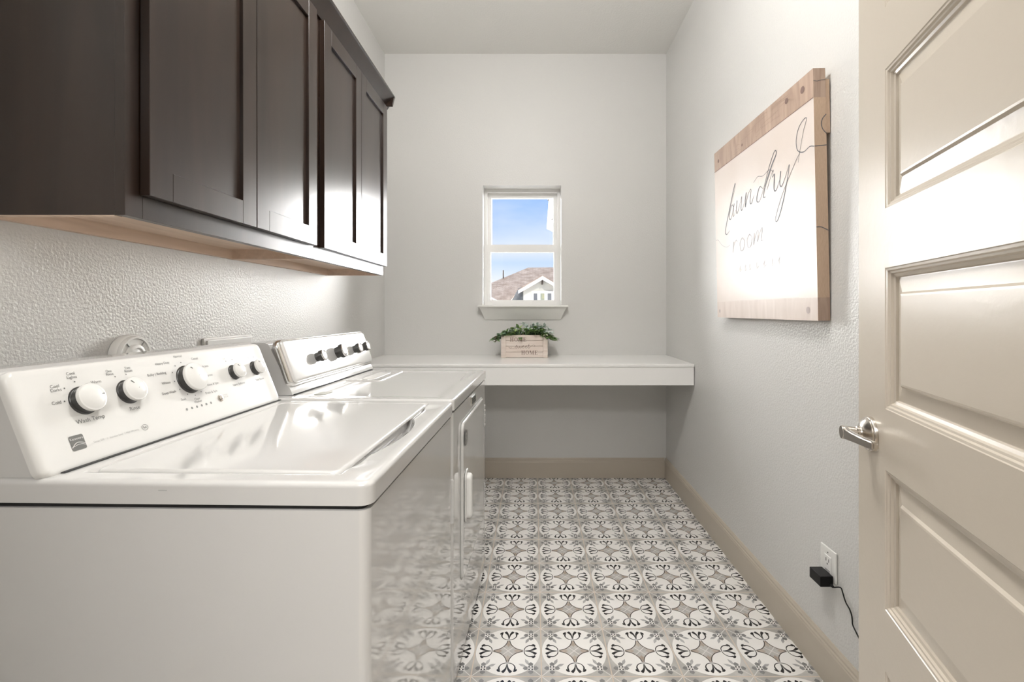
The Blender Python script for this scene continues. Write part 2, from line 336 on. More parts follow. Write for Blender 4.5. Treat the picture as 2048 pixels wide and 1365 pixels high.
# ---- patterned cement-look tiles
TX, TY, X0, Y0 = .2233, .2247, .0239, 1.7232
def tile_pattern():
    """polygons of one tile in [-1,1]^2 as (points, material, level)"""
    mb_list = []
    def poly(p, mi, z): mb_list.append((p, mi, z))
    g = .984
    poly([(-g, -g), (g, -g), (g, g), (-g, g)], 2, 1)
    n = 48; poly([(.972 * math.cos(2 * math.pi * k / n), .972 * math.sin(2 * math.pi * k / n)) for k in range(n)], 1, 2)
    def rot(p, q):
        for _ in range(q): p = [(-y, x) for x, y in p]
        return p
    def mir(p): return [(-x, y) for x, y in p][::-1]
    def rib(pts, w, mi, z, q, n=5, mirror=False):
        t = MB(); ribbon(t, pts, w, 0, 0, n)
        for f in t.f:
            p = [(t.v[i][0], t.v[i][1]) for i in f]
            if mirror: p = mir(p)
            poly(rot(p, q), mi, z)
    # centre star: concave arcs about (c,c)
    c, r = .4965, .469; arc = []
    for q in range(4):
        a0, a1 = R(180 + 84), R(180 + 6)
        for k in range(11):
            a = a0 + (a1 - a0) * k / 10; arc.append(((c + r * math.cos(a), c + r * math.sin(a)), q))
    star = []
    for q in range(4): star += [rot([p], q)[0] for p, qq in arc if qq == 0][::-1]
    # split the star into four lobes so that every polygon stays simple
    for q in range(4):
        half = [p for p, qq in arc if qq == 0]        # first quadrant arc from near +x axis... to near +y axis
        mid = len(half) // 2
        lobe = [(0, 0)] + ([p for p in half[mid:]] if half[0][0] > half[-1][0] else [p for p in half[:mid + 1]][::-1])
        side = [p for p in lobe[1:]]                   # diagonal -> +y tip
        if abs(side[-1][0]) > abs(side[-1][1]): side = [(y, x) for x, y in side]
        pl = [(0, 0)] + side + [(-x, y) for x, y in side[::-1]]
        poly(rot(pl, q), 4, 3)
        poly(rot([(0, 0), (.148, .148), (.05, .25), (0, .165), (-.05, .25), (-.148, .148)], q), 5, 4)
    for q in range(4):
        rib([(0, 0), (.16, .16)], .022, 8, 5, q, 1)
        rib([p for p, qq in arc if qq == 0], .022, 7, 5, q, 1)
        # fleur motif pointing up
        ring = [(0, .485), (.09, .498), (.17, .545), (.222, .62), (.232, .70), (.205, .765)]
        for m_ in (False, True):
            rib(ring, [(0, .022), (.55, .03), (.85, .05), (1, .02)], 7, 3, q, 5, m_)
            rib([(.175, .80), (.215, .80), (.262, .765), (.272, .715)], [(0, .015), (.35, .07), (.7, .065), (1, .01)], 7, 3, q, 4, m_)
            rib([(.012, .52), (.018, .63), (.045, .73), (.10, .815), (.13, .85)], [(0, .014), (.35, .04), (.8, .10), (1, .07)], 7, 3, q, 4, m_)
        # corner flower
        F0 = .69
        def sh(p): return rot([(x + F0, y + F0) for x, y in p], q)
        for k in range(4):
            pe = [(-.055, .08), (.055, .08), (.075, .17), (0, .235), (-.075, .17)]
            poly(sh(rot(pe, k)), 3, 4)
        for ang in (205, 245):
            a = R(ang); d = (math.cos(a), math.sin(a)); nn = (-d[1], d[0]); L0, L1, w = .13, .40, .048
            lf = [(d[0] * (L0 + (L1 - L0) * t) + nn[0] * w * s_, d[1] * (L0 + (L1 - L0) * t) + nn[1] * w * s_) for t, s_ in ((0, 0), (.3, .8), (.6, 1), (1, 0), (.6, -1), (.3, -.8))]
            poly(sh(lf), 6, 3)
        s = .088; poly(sh([(-s, -s), (s, -s), (s, s), (-s, s)]), 1, 5)
        for dx in (-.045, .045):
            for dy in (-.045, .045): e = .024; poly(sh([(dx - e, dy - e), (dx + e, dy - e), (dx + e, dy + e), (dx - e, dy + e)]), 7, 6)
        e = .018; poly(sh([(-e, 0), (0, -e), (e, 0), (0, e)]), 7, 6)
        rib([(.77, .77), (.985, .985)], .022, 8, 5, q, 1)
    return mb_list
pat = tile_pattern()
def floor():
    mb = MB(); z0 = 0.0
    mb.box((-2.2, -2.6, -.05), (2.2, YB + .2, 0), 0)
    for i in range(-5, 4):
        for j in range(-8, 7):
            cx = X0 + (i + .5) * TX; cy = Y0 + (j + .5) * TY
            sx, sy = TX / 2, TY / 2
            for p, mi, lv in pat:
                mb.face([(cx + x * sx, cy + y * sy, .00012 * lv) for x, y in p], mi)
    return struct(mb, 'floor', ['grout', 't_white', 't_grey', 't_mid', 't_taupe', 't_slate', 't_leaf', 't_black', 't_line'], 'grey, white and black patterned square floor tiles', fix=False)
floor()

# ---- baseboards
def baseboard(name, poly_axis, a, b_, flip):
    prof = [(0, 0), (.013, 0), (.013, .108), (.0115, .112), (.0115, .117), (.0085, .121), (.0085, .128), (.005, .133), (.003, .137), (0, .137)]
    mb = MB()
    if poly_axis == 1: mb.prism([((XR - x) if flip else (XL + x), z) for x, z in prof], 1, a, b_)
    else: mb.prism([(YB - y, z) for y, z in prof], 0, a, b_)
    return struct(mb, name, 'trim')
baseboard('baseboard_right', 1, YF, YB, True)
baseboard('baseboard_left', 1, YF, YB, False)
baseboard('baseboard_back', 0, XL + .013, XR - .013, False)

# ---- window
def window():
    w = empty('window_1', (0, 0, 0)); w['kind'] = 'structure'; w['label'] = 'small white single-hung window over the counter'
    mb = MB(); y0, y1 = 3.385, 3.47
    ox0, ox1, oz0, oz1 = WX0, WX1, WZ0, WZ1
    t = .022
    for a, c in (((ox0, y0, oz0), (ox0 + t, y1, oz1)), ((ox1 - t, y0, oz0), (ox1, y1, oz1)), ((ox0 + t, y0 + .001, oz1 - t), (ox1 - t, y1, oz1)), ((ox0 + t, y0 + .001, oz0), (ox1 - t, y1, oz0 + .01))): mb.box(a, c)
    mb.build('window_frame', 'vinyl', w)
    def sash(name, x0, x1, z0, z1, ya, st, top, bot):
        s = MB()
        for a, c in (((x0, ya, z0), (x0 + st, ya + .03, z1)), ((x1 - st, ya, z0), (x1, ya + .03, z1)), ((x0 + st, ya, z1 - top), (x1 - st, ya + .03, z1)), ((x0 + st, ya, z0), (x1 - st, ya + .03, z0 + bot))): s.box(a, c)
        so = s.build(name, 'vinyl', w)
        gm = MB(); gm.box((x0 + st * .6, ya + .013, z0 + bot * .6), (x1 - st * .6, ya + .017, z1 - top * .6)); gm.build('pane', 'glass', so)
    sash('window_sash', ox0 + t, ox1 - t, 1.60, oz1 - t, 3.425, .027, .034, .022)
    sash('window_sash', ox0 + t - .004, ox1 - t + .004, oz0 + .008, 1.628, 3.393, .028, .054, .030)
    s = MB(); s.box((-.384, 3.222, WZ0 - .014), (.232, 3.40, WZ0), 0, .004); s.build('window_sill', 'white', w)
    a = MB()   # sloped apron moulding with mitred ends
    zt, zb = WZ0 - .014, 1.094; A = [(-.372, 3.232, zt), (.220, 3.232, zt), (.220, 3.289, zt), (-.372, 3.289, zt)]; B = [(-.338, 3.283, zb), (.184, 3.283, zb), (.184, 3.289, zb), (-.338, 3.289, zb)]
    a.add(A + B, [(0, 1, 2, 3), (4, 5, 6, 7), (0, 1, 5, 4), (1, 2, 6, 5), (2, 3, 7, 6), (3, 0, 4, 7)])
    a.build('window_apron', 'white', w)
window()

# ------------------------------------------------------------------ counter
def counter():
    t = empty('counter', (0, 2.70, .73))
    tag(t, 'long white built-in counter running wall to wall under the window', 'counter')
    m = MB(); m.box((XL + .001, 0, .105), (XR - .002, YB - 2.70 - .001, .121), 0, .002); m.build('countertop', 'worktop', t)
    m = MB(); m.box((XL + .001, .004, 0), (XR - .004, .023, .1045), 0, .0015); m.build('apron', 'worktop', t)
    m = MB(); m.box((XL + .001, YB - 2.70 - .02, .035), (XR - .004, YB - 2.70 - .001, .1045)); m.box((XR - .022, .03, .035), (XR - .003, YB - 2.72, .1045)); m.build('support_cleat', 'worktop', t)
counter()

# ------------------------------------------------------------------ laundry machines
def face_matrix(dB, zB, dT, zT):
    Tn = Vector((0, dT - dB, zT - zB)).normalized(); W = Vector((1, 0, 0)); n = W.cross(Tn)
    return Matrix(((W.x, Tn.x, n.x, 0), (W.y, Tn.y, n.y, dB), (W.z, Tn.z, n.z, zB), (0, 0, 0, 1)))
def machine(name, origin, th, width, label, cat):
    return tag(empty(name, origin, R(90 - th)), label, cat)

def knob(parent, FM, w, s, r, h, kind, ang):
    k = MB()
    if kind == 'white':
        k.lathe([(r * 1.02, 0), (r * 1.0, .002), (r * .93, .003), (r * .90, h * .55), (r * .99, h * .60)], 40, 0, cap=False, mis=[0] * 5)
        k.lathe([(r * .99, h * .60), (r, h * .66), (r, h * .80), (r * .965, h * .86), (r * .90, h * .865), (r * .84, h * .90), (r * .60, h * 1.02), (r * .3, h * 1.07), (.0005, h * 1.08)], 40, 1, cap=False)
        o = k.build('control_knob', ['knobside', 'plastic'], parent, matrix=FM @ Matrix.Translation((w, s, 0)))
    else:
        k.lathe([(r * .80, 0), (r * .80, h * .45), (r * .98, h * .48), (r, h * .55), (r * .98, h * .92)], 40, 0, cap=False)
        k.lathe([(r * .98, h * .92), (r * .97, h), (r * .84, h * 1.02), (r * .82, h * .97)], 40, 1, cap=False)
        k.lathe([(r * .82, h * .97), (r * .5, h * 1.0), (.0005, h)], 40, 2, cap=False)
        o = k.build('control_knob', ['knobside', 'chrome', 'plastic'], parent, matrix=FM @ Matrix.Translation((w, s, 0)))
    p = MB(); a = R(ang); d = Vector((math.cos(a), math.sin(a), 0)); nn = Vector((-d.y, d.x, 0)) * .0011
    zt = h * (.99 if kind == 'white' else 1.03); z0 = h * (.95 if kind == 'white' else 1.0)
    q = [d * r * .50 + nn, d * r * .50 - nn, d * r * .78 - nn, d * r * .78 + nn]
    b0 = [(v.x, v.y, z0 - .002) for v in q]; b1 = [(v.x, v.y, (zt + .0012 if i < 2 else z0 + .0006)) for i, v in enumerate(q)]
    p.add(b0 + b1, [(0, 1, 2, 3), (4, 5, 6, 7), (0, 1, 5, 4), (1, 2, 6, 5), (2, 3, 7, 6), (3, 0, 4, 7)])
    p.build('pointer_mark', 'print', o)
    return o

def body(parent, width, depth, ztop, edge):
    m = MB(); m.prism(rrect(0, width, 0, depth, .016, 7), 2, .022, ztop)
    for i in range(len(m.sm)): m.sm[i] = len(m.f[i]) == 4
    m.build('cabinet_body', edge, parent)
    g_ = MB(); g_.prism(rrect(.006, width - .006, .008, depth - .008, .014, 5), 2, ztop - .002, ztop + .010); g_.build('seam_gasket', 'dark', parent)
    for x in (.06, width - .06):
        for y in (.06, depth - .06):
            f = MB(); f.lathe([(.022, 0), (.022, .012), (.012, .014), (.012, .024)], 16, 0, T=Matrix.Translation((x, y, .0009))); f.build('levelling_foot', 'dark', parent)

def washer():
    W = .657
    t = machine('washing_machine', (-.257, .736, 0), 1.35, W, 'white top-load washing machine nearest the camera with white round knobs on a sloped console', 'washing machine')
    body(t, W, .70, .8445, 'enamel')
    # top deck with a trough and finger scoop in front of the lid
    def sst(x): x = max(0, min(1, x)); return x * x * (3 - 2 * x)
    def zf(w, d):
        z = .889
        if d < .064: z -= .008 * max(0, min(1, (d - .012) / .05)) * sst((w - .045) / .08) * sst((.612 - w) / .05)
        if .16 < w < .47 and d < .075:
            u = (w - .16) / .31; wd = math.sin(math.pi * u) ** .7 * .036; e = (d - (.064 - wd)) / .02
            if e > 0: z -= .026 * (3 * min(e, 1) ** 2 - 2 * min(e, 1) ** 3)
        if .035 < w < .625 and .06 < d < .485:
            e = min(w - .035, .625 - w, .485 - d, 1) / .006
            z -= .0045 * min(max(e, 0), 1)
        return z
    m = MB(); plate(m, -.003, W + .003, -.005, .70, .020, .009, zf, .853, nx=150, ny=150); m.build('top_deck', 'enamel_top', t)
    l = MB(); plate(l, .042, .618, .0625, .478, .018, .006, lambda w, d: .8915 - .0012 * ((d - .27) / .2) ** 2, .8835, nx=12, ny=10); l.build('lid', 'enamel_top', t)
    c = MB(); c.box((.0, 0, 0), (.014, .0016, .0005), 0); c.build('paint_chip', 'print_l', t, matrix=Matrix.Translation((-.0031, .315, .874)) @ Matrix.Rotation(R(90), 4, 'Z') @ Matrix.Rotation(R(90), 4, 'X'))
    # console
    dB, zB, dT, zT = .517, .888, .582, 1.05
    FM = face_matrix(dB, zB, dT, zT)
    k = MB(); k.prism([(dB + .012, .8892), (dT + .016, 1.056), (dT + .03, 1.0600), (.665, 1.0600), (.695, 1.046), (.697, .8892)], 0, .006, W + .010)
    k.build('console_body', 'enamel_top', t)
    sm_ = MB(); sm_.box((.028, dB - .0068, .8892), (.664, dB + .01, .8908)); sm_.build('console_seam', 'dark', t)
    def pf(w, s):
        e = min(w + .002, .672 - w)
        return .0034 - .0020 * max(0, min(1, (e - .018) / .012))
    p = MB(); plate(p, -.002, .672, -.003, .184, .020, .010, pf, -.0125, nx=40, ny=14); p.build('control_panel', 'plastic', t, matrix=FM)
    sg = MB(); sg.prism(rrect(.001, .669, -.001, .180, .018, 5), 2, -.0150, -.0120); sg.build('panel_seam', 'dark', t, matrix=FM)
    # printed markings
    q = MB(); z = .0020
    def T_(s_, x, y, sz, mi=0, **kw): text(q, s_, x, y, sz, mi, z, **kw)
    T_('Wash Temp', .107, .0765, .0108); T_('Rinse', .199, .0775, .0108)
    T_('Cold', .0610, .1174, .0082); T_('Cool\nDarks', .068, .1430, .0078, line=.9); T_('Cool\nLights', .1020, .1620, .0078, line=.9); T_('Warm', .1423, .1429, .0078)
    T_('One\nRinse', .1745, .1570, .0072, line=.9); T_('Two\nRinses', .2165, .1585, .0072, line=.9)
    for s_, x, y in (('Normal', .3536, .1725), ('Casual', .402, .162), ('Heavy Duty', .305, .1610), ('Bulky | Bedding', .2800, .1390), ('Whites', .295, .1160), ('Deep Wash', .2925, .0935), ('Soak', .3237, .0715), ('Drain & Spin', .4135, .0725), ('Rinse & Spin', .4290, .0915), ('Express', .4270, .1150), ('Delicates', .4220, .1390)):
        T_(s_, x, y, .0080)
    T_('Clean\nWasher', .3622, .0615, .0076, line=.85)
    T_('Fabric Softener', .521, .0765, .0082); T_('Stain Boost', .6125, .0755, .0082)
    T_('START\nPAUSE', .4560, .0545, .0056, 1, line=.9); T_('Off', .5000, .1500, .0064, 1); T_('On', .5300, .1520, .0064, 1); T_('Off', .594, .150, .0064, 1)
    T_('Series 500', .1062, .0350, .0048, 1); T_('|', .1225, .035, .0048, 1); T_('Stainless Steel', .1409, .0347, .0048, 1); T_('|', .159, .035, .0048, 1); T_('High Efficiency', .1756, .0347, .0048, 1)
    for x, y in ((.1039, .1495), (.0825, .1405), (.0745, .1177), (.1480, .1165), (.1833, .1472), (.2082, .1487), (.3562, .1570), (.3363, .1510), (.322, .1366), (.3185, .1158), (.3239, .0954), (.3399, .0806), (.361, .0742), (.3820, .0790), (.3960, .0920), (.4015, .1130), (.397, .134), (.381, .151), (.5047, .1433), (.5302, .1448), (.598, .143), (.623, .143)):
        disc(q, (x, y), .0014, 0, z, 12)
    for k_ in range(6):
        x = .3221 + .0154 * k_; i_ = MB(); disc(i_, (x, .0472), .0028, 0, z, 16); disc(i_, (x, .0472), .0010, 1, z + .0001, 10); i_.build('indicator_light', ['print', 'print_l'], t, fix=False, matrix=FM)
    # round halo behind the cycle knob
    ring = MB()
    n = 48
    for i in range(n):
        a0, a1 = 2 * math.pi * i / n, 2 * math.pi * (i + 1) / n
        q.face([(.36 + r_ * math.cos(a), .115 + r_ * math.sin(a), z - .0004) for r_, a in ((.0465, a0), (.0465, a1), (.0372, a1), (.0372, a0))], 3)
    # logo tile with two swooshes
    lg = MB(); q_, q = q, lg
    q.face([(x, y, z) for x, y in rrect(.0575, .0825, .0292, .0555, .003, 4)], 0)
    text(q, 'Kenmore', .0700, .0493, .0062, 1, z + .0002, sx=.98)
    ribbon(q, [(.0580, .0345), (.0640, .0400), (.0700, .0425), (.0765, .0410), (.0822, .0385)], .0011, 1, z + .0002)
    ribbon(q, [(.0580, .0360), (.0640, .0372), (.0700, .0385), (.0765, .0380), (.0822, .0355)], .0008, 1, z + .0002)
    lg.build('brand_logo', ['logo', 'plastic'], t, fix=False, matrix=FM); q = he = MB()
    for i in range(24):
        a0, a1 = 2 * math.pi * i / 24, 2 * math.pi * (i + 1) / 24
        q.face([(.2043 + r_ * 1.15 * math.cos(a), .0350 + r_ * math.sin(a), z) for r_, a in ((.0062, a0), (.0062, a1), (.0056, a1), (.0056, a0))], 0)
    text(q, 'he', .2043, .0352, .0078, 0, z)
    he.build('efficiency_mark', 'print', t, fix=False, matrix=FM); q = q_
    q.build('control_markings', ['print', 'print_l', 'logo', mat('halo_grey', (.60, .59, .57), .3), 'plastic'], t, fix=False, matrix=FM)
    for w, s, r, h, a in ((.1075, .113, .0262, .0225, 5), (.199, .113, .0245, .0225, 118), (.360, .1145, .0335, .026, 118), (.520, .110, .0205, .0225, 112), (.611, .110, .0205, .0225, 112)):
        knob(t, FM @ Matrix.Translation((0, 0, .0016)), w, s, r, h, 'white', a)
    bt = MB(); bt.lathe([(.0090, 0), (.0088, .0015), (.0072, .0018), (.0070, .0008), (.0062, .0008), (.0060, .0030), (.0035, .0045), (.0005, .005)], 28, 0, cap=False); bt.build('start_button', 'nickel', t, matrix=FM @ Matrix.Translation((.4351, .0523, .0016)))
    # thin raised strip standing in for a vertical highlight on the front
    h_ = MB(); h_.box((W - .003, -.006, .53), (W + .001, .004, .66), 0, .0015); h_.build('highlight_strip', 'enamel_top', t)
washer()

def dryer():
    W = .706
    t = machine('clothes_dryer', (-.2425, 1.413, 0), 2.0, W, 'white front-load clothes dryer with glossy console, behind the washing machine', 'dryer')
    body(t, W, .70, .8485, 'enamel')
    def zf(w, d):
        z = .8905
        if .030 < w < .66 and .040 < d < .485:
            e = min(w - .03, .66 - w, d - .04, 1) / .02; z -= .0030 * (3 * min(e, 1) ** 2 - 2 * min(e, 1) ** 3) if e > 0 else 0
        return z
    m = MB(); plate(m, -.003, W, -.004, .70, .014, .008, zf, .857, nx=50, ny=46); m.build('top_deck', 'enamel_top', t)
    l = MB(); plate(l, .375, .66, .352, .492, .012, .004, lambda w, d: .8912, .8880, nx=4, ny=4); l.build('lint_screen_cover', 'enamel_top', t)
    lh = MB(); plate(lh, .41, .60, .385, .440, .012, .003, lambda w, d: .8925, .8911, nx=4, ny=4); lh.build('lint_screen_grip', 'plastic', t)
    s = MB(); s.prism([(.085, .425), (.135, .425), (.135, .462), (.085, .462)], 2, .8877, .8886); s.build('deck_patch', mat('patch_grey', (.42, .42, .38), .4), t)  # flat grey rectangle on the deck
    dB, zB, dT, zT = .51, .892, .568, 1.056
    FM = face_matrix(dB, zB, dT, zT)
    k = MB(); k.prism([(dB + .014, .8915), (dB - .001, .8925), (dB + .004, .905), (dT + .018, 1.050), (dT + .03, 1.054), (.655, 1.054), (.69, 1.038), (.697, .8915)], 0, .045, W + .008)
    k.build('console_body', 'enamel_top', t)
    sd = MB(); plate(sd, .040, W + .014, .0245, .180, .024, .013, lambda w, s_: .012, -.006, nx=30, ny=12); sd.build('console_bezel', 'chrome', t, matrix=FM)
    p = MB(); plate(p, .051, W + .006, .0320, .1765, .020, .010, lambda w, s_: .0155 + .0015 * math.sin(math.pi * (s_ - .03) / .15), .008, nx=30, ny=14); p.build('control_panel', 'panelgloss', t, matrix=FM)
    sg = MB(); sg.box((.05, dB - .0045, .8920), (W + .001, dB + .02, .8945)); sg.build('console_seam', 'dark', t)
    for w, s, r, h, a in ((.236, .100, .0205, .030, 70), (.396, .102, .0275, .034, 250), (.556, .102, .0205, .030, 80), (.640, .103, .0205, .030, 80)):
        knob(t, FM @ Matrix.Translation((0, 0, .0160)), w, s, r, h, 'chrome', a)
    # door on the front
    Mf = Matrix(((1, 0, 0, 0), (0, 0, -1, 0), (0, 1, 0, 0), (0, 0, 0, 1)))      # plate x=w, y=z, height -> -D
    d = MB(); plate(d, .126, .606, .2755, .789, .030, .007, lambda w, s_: .009, -.002, nx=8, ny=8); do = d.build('door', 'enamel', t, matrix=Mf)
    g_ = MB(); g_.prism(rrect(.1225, .6095, .272, .7925, .032, 6), 2, .0002, .0022); g_.build('door_gap', 'print_l', t, matrix=Mf)
    h_ = MB(); plate(h_, .160, .196, .462, .612, .017, .010, lambda w, s_: .030, .011, nx=4, ny=8); h_.build('handle', 'plastic', do, matrix=Matrix.Identity(4))
    h2 = MB(); plate(h2, .142, .215, .452, .625, .030, .004, lambda w, s_: .0145, .011, nx=4, ny=6); h2.build('handle_surround', 'enamel_top', do)
    b_ = MB(); b_.box((.318, .8085, 0), (.409, .8400, .005), 0, .0015); bo = b_.build('brand_badge', 'chrome', t, matrix=Mf)
    b2 = MB(); b2.box((.330, .8125, .004), (.404, .8365, .0056), 0)
    ribbon(b2, [(.338, .8300), (.396, .8300)], .003, 1, .0058, 1); ribbon(b2, [(.338, .8200), (.396, .8200)], .003, 1, .0058, 1)
    b2.build('badge_face', ['knobside', 'chrome'], bo)
    s = MB(); disc(s, (0, 0), .0265, 0, .0126, 32)
    ribbon(s, [(-.016, .012), (.002, .016), (.014, .004), (.0, -.002), (-.014, -.008), (-.004, -.018), (.014, -.014)], .003, 1, .0129)
    disc(s, (-.010, .004), .004, 1, .0129); disc(s, (.010, -.006), .004, 1, .0129); disc(s, (.004, .010), .003, 1, .0129)
    s.build('round_sticker', ['logo', 'plastic'], do, fix=False, matrix=Matrix.Translation((.158, .735, 0)))
    for zc in (.70, .36):
        hg = MB(); hg.box((.640, zc - .05, .0), (.652, zc + .05, .007), 0, .002)
        for i in range(5): hg.box((.637, zc - .044 + i * .02, .004), (.655, zc - .034 + i * .02, .009), 0, .001)
        hg.build('hinge', 'enamel_top', t, matrix=Mf)
dryer()

# ------------------------------------------------------------------ wall cabinets
def wall_cabinet(y0, y1, doors, label, near):
    xw, xf, z0, z1 = XL, -.75, 1.331, 2.20
    t = tag(empty('wall_cabinet', (XL, y0, z0)), label, 'cabinet', 'dark wood wall cabinets above the machines')
    D = xf - xw; L = y1 - y0; Hh = z1 - z0
    m = MB(); th = .016
    m.box((.001, .0005, 0), (D - .019, th, Hh), 0); m.box((.001, L - th, 0), (D - .019, L - .0005, Hh), 0); m.box((.001, th, Hh - th), (D - .019, L - th, Hh), 0)
    m.build('side_panels', 'espresso', t)
    m = MB(); m.box((.001, th, .030), (D - .019, L - th, .044)); m.build('bottom_panel', 'maple', t)
    m = MB(); m.box((.001, th, -.0005), (.018, L - th, .030)); m.build('hanging_rail', 'maple', t)
    for a, c, e0, e1 in ((.0008, th, th, th + .0012), (L - th, L - .0008, L - th - .0012, L - th)):      # raw undersides of the side panels
        m = MB(); m.prism([(.001, -.0012), (D - .020, -.0012), (D - .020, 0), (.001, 0)], 1, a, c); m.prism([(.001, -.0012), (D - .020, -.0012), (D - .020, .030), (.001, .030)], 1, e0, e1)
        m.build('raw_edge', 'maple', t)
    m = MB()
    for a, c in (((D - .019, 0, 0), (D, .040, Hh)), ((D - .019, L - .040, 0), (D, L, Hh)), ((D - .019, .040, 0), (D, L - .040, .055)), ((D - .019, .040, Hh - .07), (D, L - .040, Hh))): m.box(a, c, 0, .0007, 1)
    m.build('face_frame', 'espresso', t)
    for a, c in doors:
        a -= y0; c -= y0; zb, zt = .0435, .838; st = .058
        d = MB()
        for p, q in (((D + .001, a, zb), (D + .020, a + st, zt)), ((D + .001, c - st, zb), (D + .020, c, zt)), ((D + .001, a + st, zb), (D + .020, c - st, zb + st)), ((D + .001, a + st, zt - st), (D + .020, c - st, zt))): d.box(p, q, 0, .0009, 1)
        do = d.build('door', 'espresso', t)
        p = MB(); p.box((D + .004, a + st - .004, zb + st - .004), (D + .011, c - st + .004, zt - st + .004)); p.build('door_panel', 'espresso', do)
wall_cabinet(.8705, 1.616, ((.903, 1.2505), (1.2535, 1.599)), 'dark espresso two-door wall cabinet directly above the washing machine, nearest the camera', True)
wall_cabinet(1.6165, 2.362, ((1.655, 2.0095), (2.0125, 2.360)), 'dark espresso two-door wall cabinet above the dryer, nearest the window wall', False)
def crown():
    m = MB(); A, Bz = 2.1725, 2.238
    prof = [(-.7485, A), (-.742, A), (-.738, A + .006), (-.706, Bz - .010), (-.703, Bz - .008), (-.703, Bz), (-.714, Bz), (-.7485, A + .012)]
    m.prism(prof, 1, .83, 2.405)
    for y, s in ((2.405, 1), (.83, -1)):
        m.prism([(y - s * .043, A), (y - s * .036, A), (y - s * .003, Bz - .010), (y, Bz - .008), (y, Bz), (y - s * .012, Bz), (y - s * .043, A + .012)], 0, XL + .001, -.704)
    o = m.build('crown_moulding', 'espresso'); tag(o, 'dark sloping crown moulding along the top of the wall cabinets', 'moulding')
crown()

# ------------------------------------------------------------------ things on the left wall
def dial():
    t = tag(empty('wall_dial', (XL, 1.20, 1.043)), 'round white glossy dial on the left wall, half hidden behind the washing machine console', 'dial')
    T = Matrix.Rotation(R(90), 4, 'Y')
    m = MB(); m.lathe([(.050, .001), (.052, .004), (.052, .016), (.049, .021)], 48, 0, T=T); m.build('base_ring', 'white', t)
    m = MB(); m.lathe([(.0485, .020), (.0485, .026), (.046, .030), (.042, .030), (.0405, .026), (.028, .0245), (.027, .0245)], 48, 0, T=T, cap=False); m.build('outer_ring', 'white', t)
    m = MB(); m.lathe([(.027, .022), (.027, .031), (.024, .034), (.018, .034), (.017, .031), (.003, .0335), (.0005, .0335)], 48, 0, T=T, cap=False); m.build('centre_cap', 'white', t)
    for a in (50, 130):
        m = MB(); m.box((.028, -.0006, .0255), (.041, .0006, .0285), 0, T=T @ Matrix.Rotation(R(a + 90), 4, 'Z')); m.build('divider_rib', 'print_l', t)
dial()
def outlet_box():
    t = tag(empty('washer_outlet_box', (XL, 1.47, .95)), 'flat white plumbing outlet box cover on the left wall between the two machines', 'outlet box')
    m = MB(); m.box((.0008, .004, .0), (.010, .256, .1185), 0, .002); m.build('box_flange', 'white', t)
    m = MB(); m.box((.0101, .014, .008), (.0145, .246, .1115), 0, .0015); m.build('cover', 'plastic', t)
outlet_box()

# ------------------------------------------------------------------ planter box
def serif(mb, ch, x, y, h, mi, z):
    """upper-case slab-serif letters in the xz-style plane (x right, y up)"""
    W_ = dict(H=.86, O=.84, M=1.05, E=.72)[ch] * h; t = .17 * h; s = .055 * h; k = .10 * h
    def bar(x0, y0, x1, y1): mb.face([(x + x0, y + y0, z), (x + x1, y + y0, z), (x + x1, y + y1, z), (x + x0, y + y1, z)], mi)
    if ch == 'H':
        for q in (k, W_ - k - t): bar(q, 0, q + t, h); bar(q - k * .8, 0, q + t + k * .8, s); bar(q - k * .8, h - s, q + t + k * .8, h)
        bar(k, h * .48, W_ - k, h * .54)
    elif ch == 'O':
        n = 28; cx, cy = W_ / 2, h / 2
        for i in range(n):
            a0, a1 = 2 * math.pi * i / n, 2 * math.pi * (i + 1) / n
            mb.face([(x + cx + rx * math.cos(a), y + cy + ry * math.sin(a), z) for rx, ry, a in ((W_ * .48, h * .51, a0), (W_ * .48, h * .51, a1), (W_ * .30, h * .45, a1), (W_ * .30, h * .45, a0))], mi)
    elif ch == 'M':
        bar(k, 0, k + t * .45, h); bar(W_ - k - t, 0, W_ - k, h); bar(0, 0, k * 2.2, s); bar(W_ - 2.6 * k - t * .3, 0, W_, s); bar(0, h - s, k * 1.5, h); bar(W_ - k * 2, h - s, W_, h)
        mb.face([(x + k, y + h, z), (x + k + t * .95, y + h, z), (x + W_ / 2 + t * .3, y + .05 * h, z), (x + W_ / 2 - t * .25, y, z)], mi)
        mb.face([(x + W_ - k - t * .3, y + h, z), (x + W_ - k - t * .7, y + h, z), (x + W_ / 2 - t * .2, y, z), (x + W_ / 2 + t * .15, y, z)], mi)
    elif ch == 'E':
        bar(k, 0, k + t, h); bar(0, 0, W_, s); bar(0, h - s, W_ * .96, h); bar(k, h * .48, W_ * .72, h * .54); bar(W_ - s, 0, W_, h * .27); bar(W_ * .96 - s, h * .75, W_ * .96, h); bar(W_ * .72 - s, h * .38, W_ * .72, h * .64)
    return W_
